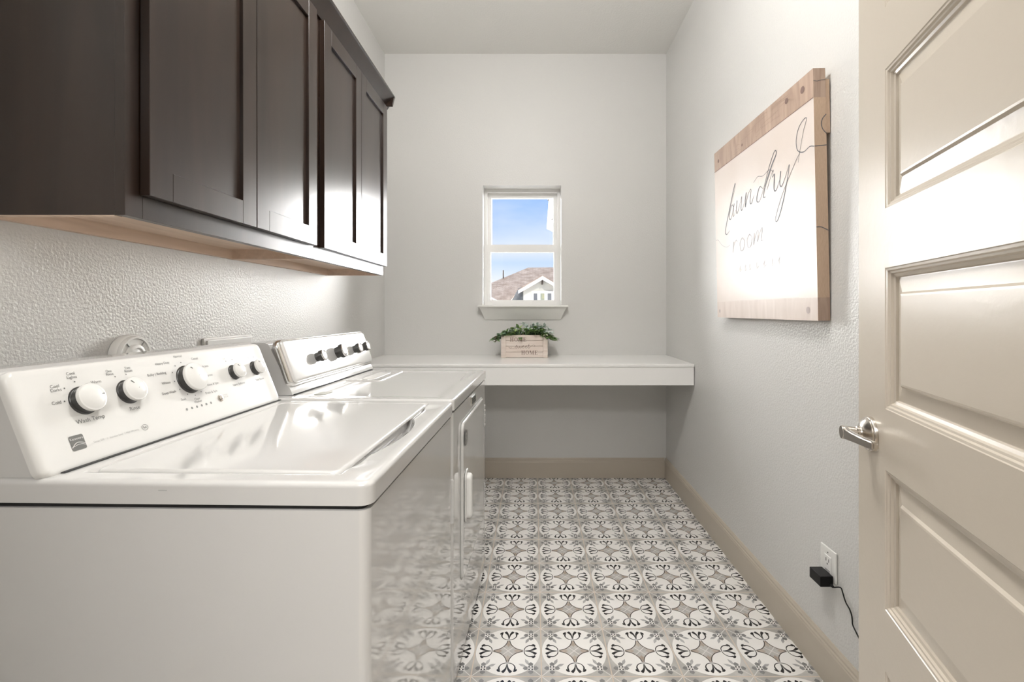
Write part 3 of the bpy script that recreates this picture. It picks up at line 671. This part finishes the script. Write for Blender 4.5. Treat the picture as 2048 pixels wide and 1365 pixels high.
def planter():
    t = tag(empty('planter_box', (-.213, 3.07, .8515)), 'small whitewashed wooden crate lettered HOME sweet HOME filled with greenery on the counter', 'planter')
    Wd, Hh, D = .302, .150, .125
    m = MB(); g_ = .0022; hs = (Hh - .002) / 4
    for i in range(4):
        z0 = .001 + i * hs
        m.box((.012, .006, z0), (Wd - .012, .014, z0 + hs - g_), 0, .0008, 1); m.box((.012, D - .014, z0), (Wd - .012, D - .006, z0 + hs - g_), 0, .0008, 1)
        m.box((.003, .012, z0), (.011, D - .012, z0 + hs - g_), 0, .0008, 1); m.box((Wd - .011, .012, z0), (Wd - .003, D - .012, z0 + hs - g_), 0, .0008, 1)
    m.build('slats', 'crate', t)
    for x in (0, Wd - .030):
        for y in (0, D - .0065): c = MB(); c.box((x, y, 0), (x + .030, y + .0065, Hh), 0, .001, 1); c.build('corner_post', 'crate', t)
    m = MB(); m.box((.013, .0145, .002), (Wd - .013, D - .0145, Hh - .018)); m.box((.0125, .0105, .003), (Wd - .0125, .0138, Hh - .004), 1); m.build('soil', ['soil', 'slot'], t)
    q = MB(); T = Matrix(((1, 0, 0, 0), (0, 0, -1, 0), (0, 1, 0, 0), (0, 0, 0, 1)))
    def word(x, y, h):
        for ch in 'HOME': x += serif(q, ch, x, y, h, 0, 0) + .16 * h
    h = .0265
    word(.058, .104, h); word(.131, .019, h)
    # script "sweet" with flourishes
    sx, sy, k = .088, .0610, .016
    def st(pts, w): ribbon(q, [(sx + x * k, sy + y * k) for x, y in pts], w, 0, 0, 6)
    st([(.1, .15), (.6, .9), (.85, 1.2), (.75, .8), (.95, .35), (.7, 0), (.3, .05)], .0022)
    for o in (1.25, 2.1): st([(o, .95), (o + .05, .3), (o + .35, .0), (o + .75, .5), (o + .85, 1.0)], .0020)
    for o in (3.1, 4.25): st([(o, .45), (o + .5, .65), (o + .62, .95), (o + .3, 1.0), (o + .02, .5), (o + .3, 0), (o + .9, .3)], .0020)
    st([(5.85, 1.75), (5.45, .5), (5.6, 0), (6.1, .25)], .0024); st([(5.2, 1.05), (6.2, 1.15)], .0014)
    st([(.1, .15), (-.6, -.15), (-1.6, -.1), (-2.4, .35), (-1.8, .1), (-1.2, .25)], .0013); st([(6.1, .25), (6.8, .9), (7.6, 1.35), (8.2, .9), (7.8, .65)], .0013)
    q.build('lettering', 'crate_ink', t, fix=False, matrix=Matrix.Translation((0, .0055, 0)) @ T)
    # greenery
    def leaf(mb, base, d, L, w, curl, mi):
        d = d.normalized(); s = d.cross(Vector((0, 0, 1))); s = s.normalized() if s.length > .05 else Vector((1, 0, 0)); u = s.cross(d).normalized()
        n = 5; V = []
        for i in range(n + 1):
            tt = i / n; ww = w * math.sin(math.pi * min(1, tt * .92 + .06)) ** .8; c = base + d * L * tt - u * curl * L * tt * tt
            V += [c - s * ww + u * ww * .25, c - u * .0002, c + s * ww + u * ww * .25]
        fs = []
        for i in range(n): a = 3 * i; fs += [(a, a + 1, a + 4, a + 3), (a + 1, a + 2, a + 5, a + 4)]
        mb.add(V, fs, mi, True)
    rnd = random.Random(11)
    def sprig(name, x, y, tilt, az, L, nl, leafL, leafW, mi, mats, curl=.25):
        mb = MB(); base = Vector((x, y, Hh - .020)); P = [base]; d = Vector((math.cos(az) * math.sin(tilt), math.sin(az) * math.sin(tilt), math.cos(tilt)))
        for i in range(8): d = (d + Vector((math.cos(az) * .14, math.sin(az) * .14, -.10 - .05 * (tilt > .9)))).normalized(); P.append(P[-1] + d * L / 8)
        mb.tube(P, .0011, 5, 0)
        for i in range(nl):
            tt = 1.5 + 6.5 * i / max(nl - 1, 1); i0 = min(int(tt), 7); p = P[i0].lerp(P[i0 + 1], tt - i0)
            a = i * 2.4 + rnd.random(); dd = (P[i0 + 1] - P[i0]).normalized() * .65 + Vector((math.cos(a), math.sin(a), .25 + .5 * rnd.random())) * .75
            leaf(mb, p, dd, leafL * (.75 + .5 * rnd.random()), leafW * (.8 + .4 * rnd.random()), curl, 1 if rnd.random() < .7 else 2)
        mb.build(name, mats, t, fix=False)
    def rosette(name, x, y, z, r, mats):
        mb = MB()
        for ring in range(4):
            for k in range(6):
                a = k * 1.047 + ring * .5; el = .25 + ring * .38
                leaf(mb, Vector((x, y, z)), Vector((math.cos(a) * math.cos(el), math.sin(a) * math.cos(el), math.sin(el))), r * (1 - .16 * ring), r * .28, .0, min(ring // 2, 1))
        mb.tube([(x, y, Hh - .022), (x, y, z + .002)], .003, 6, 0)
        mb.build(name, mats, t, fix=False)
    cx = Wd / 2
    for i in range(76):
        x = .012 + (Wd - .024) * ((i * 7) % 25) / 24 + rnd.uniform(-.008, .008); y = rnd.uniform(.012, .05) if i < 38 else rnd.uniform(.05, D - .02); off = (x - cx) / cx
        tilt = min(1.35, abs(off) * .95 + .08 + rnd.random() * .40); az = (0 if off > 0 else math.pi) + rnd.uniform(-1.1, 1.1)
        L_ = (.085 - .020 * abs(off) + .022 * max(0, off) * (1 - off)) * rnd.uniform(.75, 1.35)
        kind = rnd.random()
        if abs(off) > .78: sprig('green_sprig', x, y, tilt, az, .075, 14, .026, .0078, 1, ['leafd', 'leafg', 'leafb'])
        elif kind < .40: sprig('green_sprig', x, y, tilt, az, L_, 18, .029, .0098, 1, ['leafd', 'leafg', 'leafy'])
        elif kind < .65: sprig('silver_sprig', x, y, tilt, az, L_, 17, .028, .0088, 1, ['leafd', 'leafs', 'leafg'])
        else: sprig('dark_sprig', x, y, tilt, az, L_ * .95, 17, .028, .0094, 1, ['leafd', 'leafd', 'leafg'])
    for x, s in ((.01, -1), (Wd - .01, 1), (Wd - .03, 1), (.03, -1), (.015, -1), (Wd - .02, 1)):
        sprig('trailing_sprig', x, .015 + rnd.random() * .05, 1.05, (0 if s > 0 else math.pi) - s * .6, .080, 14, .024, .0078, 1, ['leafb', 'leafg', 'leafb'], .4)
    for x, tl, az in ((.150, .15, .3), (.165, .35, .3), (.190, .30, .3), (.205, .55, .2), (.178, .1, 2.), (.215, .75, -.4)): sprig('silver_sprig', x, .045, tl, az, .135, 20, .028, .0078, 1, ['leafs', 'leafs', 'leafs'])
    for x, y, z, r in ((.072, .014, .183, .026), (.160, .010, .174, .030), (.222, .016, .190, .026), (.118, .02, .172, .020), (.262, .012, .172, .022)): rosette('lime_succulent', x, y, z, r, ['leafg', 'leafy'])
    for x in (.122,): sprig('front_sprig', x, .010, 1.35, -1.5, .026, 7, .018, .0058, 1, ['leafd', 'leafg', 'leafg'], .5)
planter()

# ------------------------------------------------------------------ canvas on the right wall
def canvas():
    t = empty('canvas_sign', (0, 0, 0)); tag(t, 'large cream canvas sign lettered laundry, with printed wood bands, on the right wall', 'wall sign')
    far, Wd, Hh, dp = 2.261, .80, .778, .0375
    tn = Vector((-.016, 0, .777)).normalized(); al = Vector((0, -1, 0)); n = al.cross(tn)
    Bm = Matrix(((al.x, tn.x, n.x, .874), (al.y, tn.y, n.y, far), (al.z, tn.z, n.z, 1.124), (0, 0, 0, 1)))
    if n.x > 0: raise RuntimeError
    m = MB()
    # face strips (cream / wood bands) and side strips
    def strip(y0, y1, mi_face, mi_side):
        m.face([(0, y0, 0), (Wd, y0, 0), (Wd, y1, 0), (0, y1, 0)], mi_face)
        m.face([(Wd, y0, 0), (Wd, y0, -dp), (Wd, y1, -dp), (Wd, y1, 0)], mi_side); m.face([(0, y0, -dp), (0, y0, 0), (0, y1, 0), (0, y1, -dp)], mi_side)
    strip(0, .072, 3, 2); strip(.072, .688, 0, 1); strip(.688, Hh, 2, 2)
    m.face([(0, Hh, 0), (Wd, Hh, 0), (Wd, Hh, -dp), (0, Hh, -dp)], 2); m.face([(0, 0, -dp), (Wd, 0, -dp), (Wd, 0, 0), (0, 0, 0)], 2); m.face([(0, 0, -dp), (0, Hh, -dp), (Wd, Hh, -dp), (Wd, 0, -dp)], 1)
    m.build('stretched_canvas', ['canvas', 'linen', 'artwood', 'artwood_p'], t, fix=False, matrix=Bm)
    for x in (.01, Wd - .052):
        f = MB(); f.box((x, .58, -.0505), (x + .05, .745, -dp - .0005), 0); f.build('hanging_block', 'linen', t, matrix=Bm)
    q = MB(); z = .0006
    def st(pts, w, mi=0, n=8): ribbon(q, pts, w, mi, z, n)
    # "laundry"
    st([(.185, .50), (.215, .545), (.228, .576), (.212, .560), (.170, .490), (.130, .425), (.112, .388), (.128, .374), (.160, .386)], [(0, .001), (.22, .003), (.5, .0085), (.78, .006), (1, .0015)])
    st([(.205, .482), (.190, .492), (.168, .470), (.160, .440), (.178, .436), (.200, .468), (.212, .494), (.200, .455), (.205, .440), (.228, .462)], [(0, .003), (.35, .006), (.55, .002), (.7, .0055), (1, .0015)])
    st([(.242, .500), (.232, .462), (.240, .446), (.262, .470), (.288, .506), (.278, .462), (.288, .450), (.312, .476)], [(0, .006), (.3, .005), (.5, .002), (.72, .0065), (1, .0015)])
    st([(.312, .476), (.330, .512), (.318, .456), (.345, .500), (.372, .514), (.362, .470), (.372, .458), (.398, .486)], [(0, .002), (.25, .007), (.5, .002), (.75, .0065), (1, .0015)])
    st([(.470, .492), (.445, .505), (.424, .480), (.420, .456), (.440, .452), (.470, .485), (.520, .560), (.560, .602), (.572, .590), (.540, .560), (.490, .500), (.472, .462), (.490, .456)], [(0, .002), (.2, .007), (.36, .002), (.6, .004), (.8, .0085), (1, .002)])
    st([(.395, .535), (.430, .548), (.470, .540), (.520, .548), (.545, .535)], .0018)
    st([(.500, .480), (.530, .520), (.548, .540), (.542, .515), (.556, .520), (.552, .470), (.566, .462), (.590, .490)], [(0, .002), (.4, .002), (.65, .0075), (1, .0015)])
    st([(.600, .520), (.592, .480), (.604, .466), (.630, .492), (.656, .524), (.625, .440), (.590, .375), (.566, .350), (.560, .368), (.610, .440), (.690, .520), (.720, .545)], [(0, .006), (.16, .005), (.3, .002), (.5, .0065), (.68, .003), (1, .0015)])
    # big loop running off the near edge
    st([(.709, .515), (.722, .555), (.745, .610), (.762, .638), (.745, .642), (.715, .625), (.700, .590), (.708, .556), (.740, .540), (.775, .545), (.7998, .538)], [(0, .0012), (.3, .0022), (.6, .0035), (1, .0025)])
    # "room"
    st([(.004, .366), (.03, .362), (.07, .335), (.12, .318), (.160, .322)], .0022, 1)
    st([(.200, .330), (.190, .285), (.205, .318), (.225, .334), (.236, .324)], [(0, .0075), (.4, .002), (1, .004)], 1)
    st([(.285, .336), (.262, .318), (.268, .286), (.292, .286), (.306, .316), (.285, .336)], .005, 1)
    st([(.350, .340), (.328, .320), (.336, .290), (.358, .290), (.372, .322), (.350, .340)], .005, 1)
    st([(.392, .338), (.384, .292), (.405, .328), (.424, .342), (.416, .298), (.436, .330), (.458, .346), (.448, .302), (.466, .300)], [(0, .006), (.5, .003), (.8, .006), (1, .002)], 1)
    for x in (.25, .30, .34, .40, .46, .52, .57): st([(x, .205), (x + .012, .222), (x + .006, .196), (x + .025, .206)], .002, 1, 4)
    st([(.10, .0735), (.699, .0735)], .0018, 4, 1)
    # nails and knots in the bands
    for x, y, r, mi in ((.050, .728, .0085, 2), (.742, .738, .0115, 2), (.646, .745, .010, 2), (.030, .030, .0085, 3), (.749, .033, .0115, 3), (.30, .716, .006, 2)): disc(q, (x, y), r, mi, z, 20)
    rr = random.Random(3)
    for i in range(16):
        x = rr.uniform(.08, .62); y = .703 + .004 * (i % 16); l = rr.uniform(.03, .12)
        st([(x, y), (x + l * .35, y + rr.uniform(-.004, .006)), (x + l, y + rr.uniform(-.003, .003))], .0008, 5, 4)
    for k in range(0): st([(.50 + .02 * k, .742), (.505 + .02 * k, .728), (.525 + .02 * k, .722), (.532 + .02 * k, .736), (.52 + .02 * k, .75)], .0014, 2, 4)
    st([(.0, .6885), (.8, .6885)], .0022, 2, 1)
    q.build('lettering', ['artink', 'artink_l', 'artknot', 'artknot_p', 'artwood_p', mat('printed_grain', (.30, .21, .16), .6)], t, fix=False, matrix=Bm)
    # thin script lines on the near edge
    e = MB(); Te = Bm @ Matrix(((0, 0, 1, Wd + .0006), (0, 1, 0, 0), (-1, 0, 0, 0), (0, 0, 0, 1)))
    ribbon(e, [(.0, .538), (.012, .539), (.026, .540), (dp, .541)], .0028, 0, 0); ribbon(e, [(dp, .636), (.026, .622), (.022, .606), (.026, .590), (dp, .576)], .0028, 0, 0)
    ribbon(e, [(0, .289), (.014, .289), (.026, .284), (dp, .278)], .0028, 0, 0)
    ribbon(e, [(0, .740), (.012, .738), (.024, .741), (dp, .742)], .0016, 0, 0)
    e.build('edge_lettering', 'artink', t, fix=False, matrix=Te)
canvas()

# ------------------------------------------------------------------ outlet, charger
def outlet():
    t = tag(empty('wall_outlet', (XR, 1.469, .352)), 'white duplex electrical outlet low on the right wall', 'outlet')
    m = MB(); m.box((-.006, -.039, -.024), (-.0006, .039, .070), 0, .0035, 3); m.build('cover_plate', 'white', t)
    m = MB(); m.box((-.0078, -.017, -.016), (-.0055, .017, .046), 0, .001, 1); ro = m.build('receptacle', 'vinyl', t)
    m = MB(); 
    for zc in (.028,):
        m.box((-.0083, -.008, zc - .001), (-.0076, -.0055, zc + .009)); m.box((-.0083, .0055, zc - .001), (-.0076, .008, zc + .009)); m.box((-.0083, -.0022, zc - .010), (-.0076, .0022, zc - .005))
    m.box((-.0084, -.012, .0005), (-.0076, .012, .0022)); m.box((-.0084, -.012, -.0045), (-.0076, .012, -.0028))
    m.lathe([(.0022, 0), (.0022, .001)], 10, 0, T=Matrix.Translation((-.0062, 0, .055)) @ Matrix.Rotation(R(-90), 4, 'Y'))
    m.build('socket_slots', 'print', ro)
outlet()
def charger():
    t = tag(empty('power_adapter', (.905, 1.467, .334)), 'small black plug-in power adapter with a thin black cord in the wall outlet', 'power adapter')
    m = MB(); m.box((-.038, -.029, -.0165), (.0015, .029, .0155), 0, .002, 2); m.build('adapter_body', 'black', t)
    m = MB(); m.tube([(-.006, -.029, -.010), (-.003, -.036, -.0125)], [.0055, .0035], 10); m.build('strain_relief', 'black', t)
    m = MB(); pts = [(-.0045, -.033, -.0112), (-.0030, -.0362, -.0127)]
    for u, v in ((1681, 1176), (1685.5, 1186.6), (1688.5, 1197), (1692.5, 1207.7), (1699, 1219), (1703, 1230.5), (1704.6, 1241), (1705.5, 1251), (1712, 1265), (1719, 1279), (1727, 1293)):
        y = .908 * F / (u - 1068); z = H - (v - 622) / F * y; pts.append((.908 - .905, y - 1.467, z - .334))
    x, y, z = pts[-1]
    pts += [(x, y - .03, z - .05), (x - .02, y - .08, z - .10), (x - .09, y - .12, .004 - .334), (x - .10, y - .25, .004 - .334), (x - .04, y - .42, .004 - .334)]
    m.tube(catmull(pts, 4), .0019, 8); m.build('cord', 'black', t)
charger()

# ------------------------------------------------------------------ door
def door():
    fx, fy = .592, .866; dx, dy = -.2753, -.9614
    Wd, Hh, th = .79, 2.03, .035
    t = empty('door_1', (fx, fy, .012)); t['kind'] = 'structure'; t['label'] = 'open beige five-panel interior door with satin nickel lever'
    n = Vector((-.9614, .2753, 0))        # face towards the room
    B = Matrix(((dx, 0, n.x, 0), (dy, 0, n.y, 0), (0, 1, n.z, 0), (0, 0, 0, 1)))     # local x along width, y up, z out of face
    st = .110; m = MB(); z0 = -.012
    pan = [(1.6406, 1.865), (1.3186, 1.541), (.998, 1.2234), (.6766, .9006), (.355, .578)]
    pan = [(a + z0, c + z0) for a, c in pan]
    prof = [(0, 0), (.0012, -.0012), (.0045, -.0016), (.0062, -.0042), (.0090, -.0046), (.0108, -.0078), (.0150, -.0090), (.0165, -.0122), (.0175, -.0122), (.040, -.0075), (.0432, -.0040), (.046, -.0035)]
    def side(sgn, zoff):
        def P(x, y, z): return (x, y, zoff + sgn * z)
        def quad(a, b_, c, d): m.face([a, b_, c, d] if sgn > 0 else [d, c, b_, a])
        quad(P(0, 0, 0), P(st, 0, 0), P(st, Hh, 0), P(0, Hh, 0)); quad(P(Wd - st, 0, 0), P(Wd, 0, 0), P(Wd, Hh, 0), P(Wd - st, Hh, 0))
        ys = sorted([0, Hh] + [v for p in pan for v in p])
        for i in range(0, len(ys), 2): quad(P(st, ys[i], 0), P(Wd - st, ys[i], 0), P(Wd - st, ys[i + 1], 0), P(st, ys[i + 1], 0))
        for y0, y1 in pan:
            for (i0, d0), (i1, d1) in zip(prof, prof[1:]):
                a = [(st + i0, y0 + i0), (Wd - st - i0, y0 + i0), (Wd - st - i0, y1 - i0), (st + i0, y1 - i0)]; c = [(st + i1, y0 + i1), (Wd - st - i1, y0 + i1), (Wd - st - i1, y1 - i1), (st + i1, y1 - i1)]
                for k in range(4): k2 = (k + 1) % 4; quad(P(*a[k], d0), P(*a[k2], d0), P(*c[k2], d1), P(*c[k], d1))
            i, d = prof[-1]; quad(P(st + i, y0 + i, d), P(Wd - st - i, y0 + i, d), P(Wd - st - i, y1 - i, d), P(st + i, y1 - i, d))
    side(1, 0); side(-1, -th)
    for a, b_ in (((0, 0), (0, Hh)), ((0, Hh), (Wd, Hh)), ((Wd, Hh), (Wd, 0)), ((Wd, 0), (0, 0))): m.face([(*a, 0), (*b_, 0), (*b_, -th), (*a, -th)])
    m.build('door_leaf', 'doorp', t, fix=False, matrix=B)
    # lever set
    hx, hz = .0585, .9330
    h = MB(); Tl = Matrix.Translation((hx, hz, 0))
    h.lathe([(.0292, .0003), (.0292, .004), (.0284, .006), (.0272, .0065), (.0272, .0085), (.026, .0095), (.0200, .0150), (.0120, .0175), (.0115, .0190)], 44, 0, T=Tl)
    ho = h.build('door_handle', 'nickel', t, matrix=B)
    l = MB(); l.lathe([(.0110, .018), (.0117, .020), (.0117, .023), (.0100, .024), (.0103, .029), (.0112, .038), (.0115, .0445), (.0105, .046)], 32, 0, T=Tl)
    # flat tapering lever towards the hinge side
    pts = [(0, 0, .0410, .0108), (.025, .001, .0410, .0085), (.055, .003, .0400, .0072), (.085, .005, .0380, .0066), (.106, .006, .0355, .0066), (.113, .006, .0345, .0058)]
    V = []
    for x, y, zc, hh in pts:
        for sy, sz in ((-1, -1), (1, -1), (1, 1), (-1, 1)): V.append((hx + x, hz + y + sy * hh, zc + sz * .0045))
    fs = [(0, 1, 2, 3), tuple(4 * (len(pts) - 1) + i for i in (3, 2, 1, 0))]
    for i in range(len(pts) - 1):
        for k in range(4): k2 = (k + 1) % 4; fs.append((4 * i + k, 4 * i + k2, 4 * i + 4 + k2, 4 * i + 4 + k))
    bm = bmesh.new(); vv = [bm.verts.new(p) for p in V]
    for f in fs: bm.faces.new([vv[i] for i in f])
    bmesh.ops.recalc_face_normals(bm, faces=bm.faces); bmesh.ops.bevel(bm, geom=list(bm.edges), offset=.0022, segments=2, affect='EDGES'); l.from_bm(bm, 0, True)
    l.build('lever', 'nickel', ho)
    for zc in (.25, 1.02, 1.80):
        g_ = MB(); g_.lathe([(.006, 0), (.006, .09)], 12, 0, T=B @ Matrix.Translation((Wd + .004, zc, .002)) @ Matrix.Rotation(R(-90), 4, 'X')); g_.build('hinge', 'nickel', t)
door()

# ------------------------------------------------------------------ ceiling lamp (above and out of view)
def lamp():
    t = tag(empty('ceiling_lamp', (-.12, 1.25, ZC)), 'flush round ceiling lamp with frosted glass above the room', 'ceiling lamp')
    m = MB(); m.lathe([(.17, -.0008), (.17, -.022), (.155, -.026)], 40, 0); m.build('lamp_base', 'nickel', t)
    m = MB(); m.lathe([(.150, -.024), (.146, -.045), (.120, -.070), (.07, -.084), (.001, -.088)], 40, 0, cap=False); m.build('lamp_shade', 'lampglass', t)
    l = bpy.data.lights.new('ceiling_lamp_light', 'POINT'); l.shadow_soft_size = .13; l.energy = 43; l.color = (1, .99, .97)
    o = bpy.data.objects.new('ceiling_lamp_light', l); COL.objects.link(o); o.location = (-.12, 1.25, ZC - .24)
lamp()

# ------------------------------------------------------------------ outside
def P(u, v, Y): return Vector(((u - 1068) / F * Y, Y, H + (622 - v) / F * Y))
def house():
    t = tag(empty('neighbor_house', (.3, 15, -3)), 'neighboring house with brown shingle roof and pale sage gable seen through the window', 'house')
    off = Vector((.3, 15, -3))
    def onplane(u, v, Yr, zr, k):
        # plane z = zr + k (Y - Yr)
        d = Vector(((u - 1068) / F, 1, (622 - v) / F)); y = (zr - k * Yr - H) / (d.z - k); return Vector((d.x * y, y, H + d.z * y))
    def thick(name, pts, th, m_, matr):
        mb = MB(); n = len(pts); A = [p - off for p in pts]; Bm = [p - off - Vector((0, 0, th)) for p in pts]
        mb.add(A + Bm, [tuple(range(n)), tuple(range(2 * n - 1, n - 1, -1))] + [(i, n + i, n + (i + 1) % n, (i + 1) % n) for i in range(n)]); return mb.build(name, matr, t)
    pl = [(930, 589), (981.8, 566.4), (1056.5, 535.6), (1200, 534), (1200, 640), (1037.8, 640), (1016, 610), (930, 604)]
    pl = [(930, 587.8), (981.8, 566.4), (1056.5, 535.6), (1240, 533.5), (1240, 575), (1037.8, 578.6), (1014, 612), (930, 612)]
    thick('main_roof', [onplane(u, v, 17.5, 1.45, .42) for u, v in pl], .12, None, 'shingle')
    # sage gable wall
    Y = 15.0; g_ = MB()
    ap = P(1085, 554, Y) - off; lf = P(1046.6, 578, Y) - off; rt = P(1124, 578, Y) - off
    g_.prism([(lf.x, 0), (rt.x, 0), (rt.x, rt.z), (ap.x, ap.z), (lf.x, lf.z)], 1, 0, 1.6); g_.build('gable_wall', 'stucco', t)
    s = MB(); pp = [P(u, v, 16.2) - off for u, v in ((1037, 576.5), (1023, 602), (1017, 612), (1017, 700), (1052, 700), (1052, 572))]; s.prism([(p.x, p.z) for p in pp], 1, 1.2, 1.35); s.build('side_wall', 'stucco_d', t)
    # gable roof slabs with white rake boards
    A = P(1085, 550.5, 14.6) - off; L_ = P(1036.5, 579.3, 14.6) - off; R_ = P(1133.5, 579.3, 14.6) - off
    for e in (L_, R_):
        r = MB(); d = .05; r.prism([(A.x, A.z), (e.x, e.z), (e.x, e.z - d), (A.x, A.z - d)], 1, -.4, 2.6); r.build('gable_roof', 'shingle', t)
        f = MB(); f.prism([(A.x, A.z - .03), (e.x, e.z - .03), (e.x, e.z - .13), (A.x, A.z - .145)], 1, -.43, -.405); f.build('rake_board', 'fascia', t)
    # bracket
    b_ = MB(); p = P(1084.7, 563, 14.7) - off; b_.box((p.x - .025, -.32, p.z - .09), (p.x + .025, -.01, p.z + .14)); b_.build('gable_bracket', 'brownw', t)
    # white trimmed triple window
    w = MB(); a = P(1063.2, 640, Y) - off; c = P(1107.5, 582.5, Y) - off; w.box((a.x, -.04, a.z), (c.x, -.001, c.z)); wo = w.build('window_trim', 'fascia', t)
    for (u0, u1), mm in (((1067.4, 1074.6), 'paneg'), ((1081, 1088.8), 'paney'), ((1095.2, 1102.6), 'paneg')):
        w = MB(); a = P(u0, 636, Y) - off; c = P(u1, 587.3, Y) - off; w.box((a.x, -.055, a.z), (c.x, -.041, c.z)); w.build('window_pane', mm, wo)
    v = MB(); p = onplane(1006.6, 557, 17.5, 1.45, .42) - off; q_ = P(1006.6, 541, p.y + off.y) - off
    v.tube([(p.x, p.y, p.z - .1), (p.x, p.y, q_.z)], .028, 8); v.build('vent_pipe', 'brownw', t)
    f = MB(); p0 = P(960, 583, 15.5) - off; p1 = P(999, 603, 15.5) - off; f.prism([(p0.x, p0.z), (p1.x, p1.z), (p1.x, p1.z - .06), (p0.x, p0.z - .06)], 1, .45, .5); f.build('lower_rake_board', 'fascia', t)
house()
def eave():
    t = tag(empty('roof_eave', (.30, 4.6, 1.95)), 'white boxed roof eave corner just outside the window, upper right', 'eave')
    x0 = (1094 - 1068) / F * 4.6 - .30
    m = MB(); m.prism([(x0, .02), (x0 + .06, -.01), (.0, -.01), (.0, .30), (x0 + .02, .30)], 1, 0, .12); m.build('soffit_box', mat('offwhite_soffit', (.62, .60, .56), .7), t)
    m = MB(); m.box((x0 + .01, -.02, .3005), (.0, .13, .345)); m.build('drip_edge', 'brownw', t)
    m = MB(); m.tube([(x0 + .065, -.012, .16), (x0 + .05, -.012, .08), (x0 + .075, -.012, .01), (x0 + .08, -.012, -.01)], .012, 8); m.build('corner_trim', 'fascia', t)
eave()
gd = MB(); gd.box((-30, 5, -3.1), (30, 60, -3.0)); struct(gd, 'ground', mat('bounce_ground', (.62, .60, .56), .9))  # unseen ground, colour paled to bounce light up into the window reveal
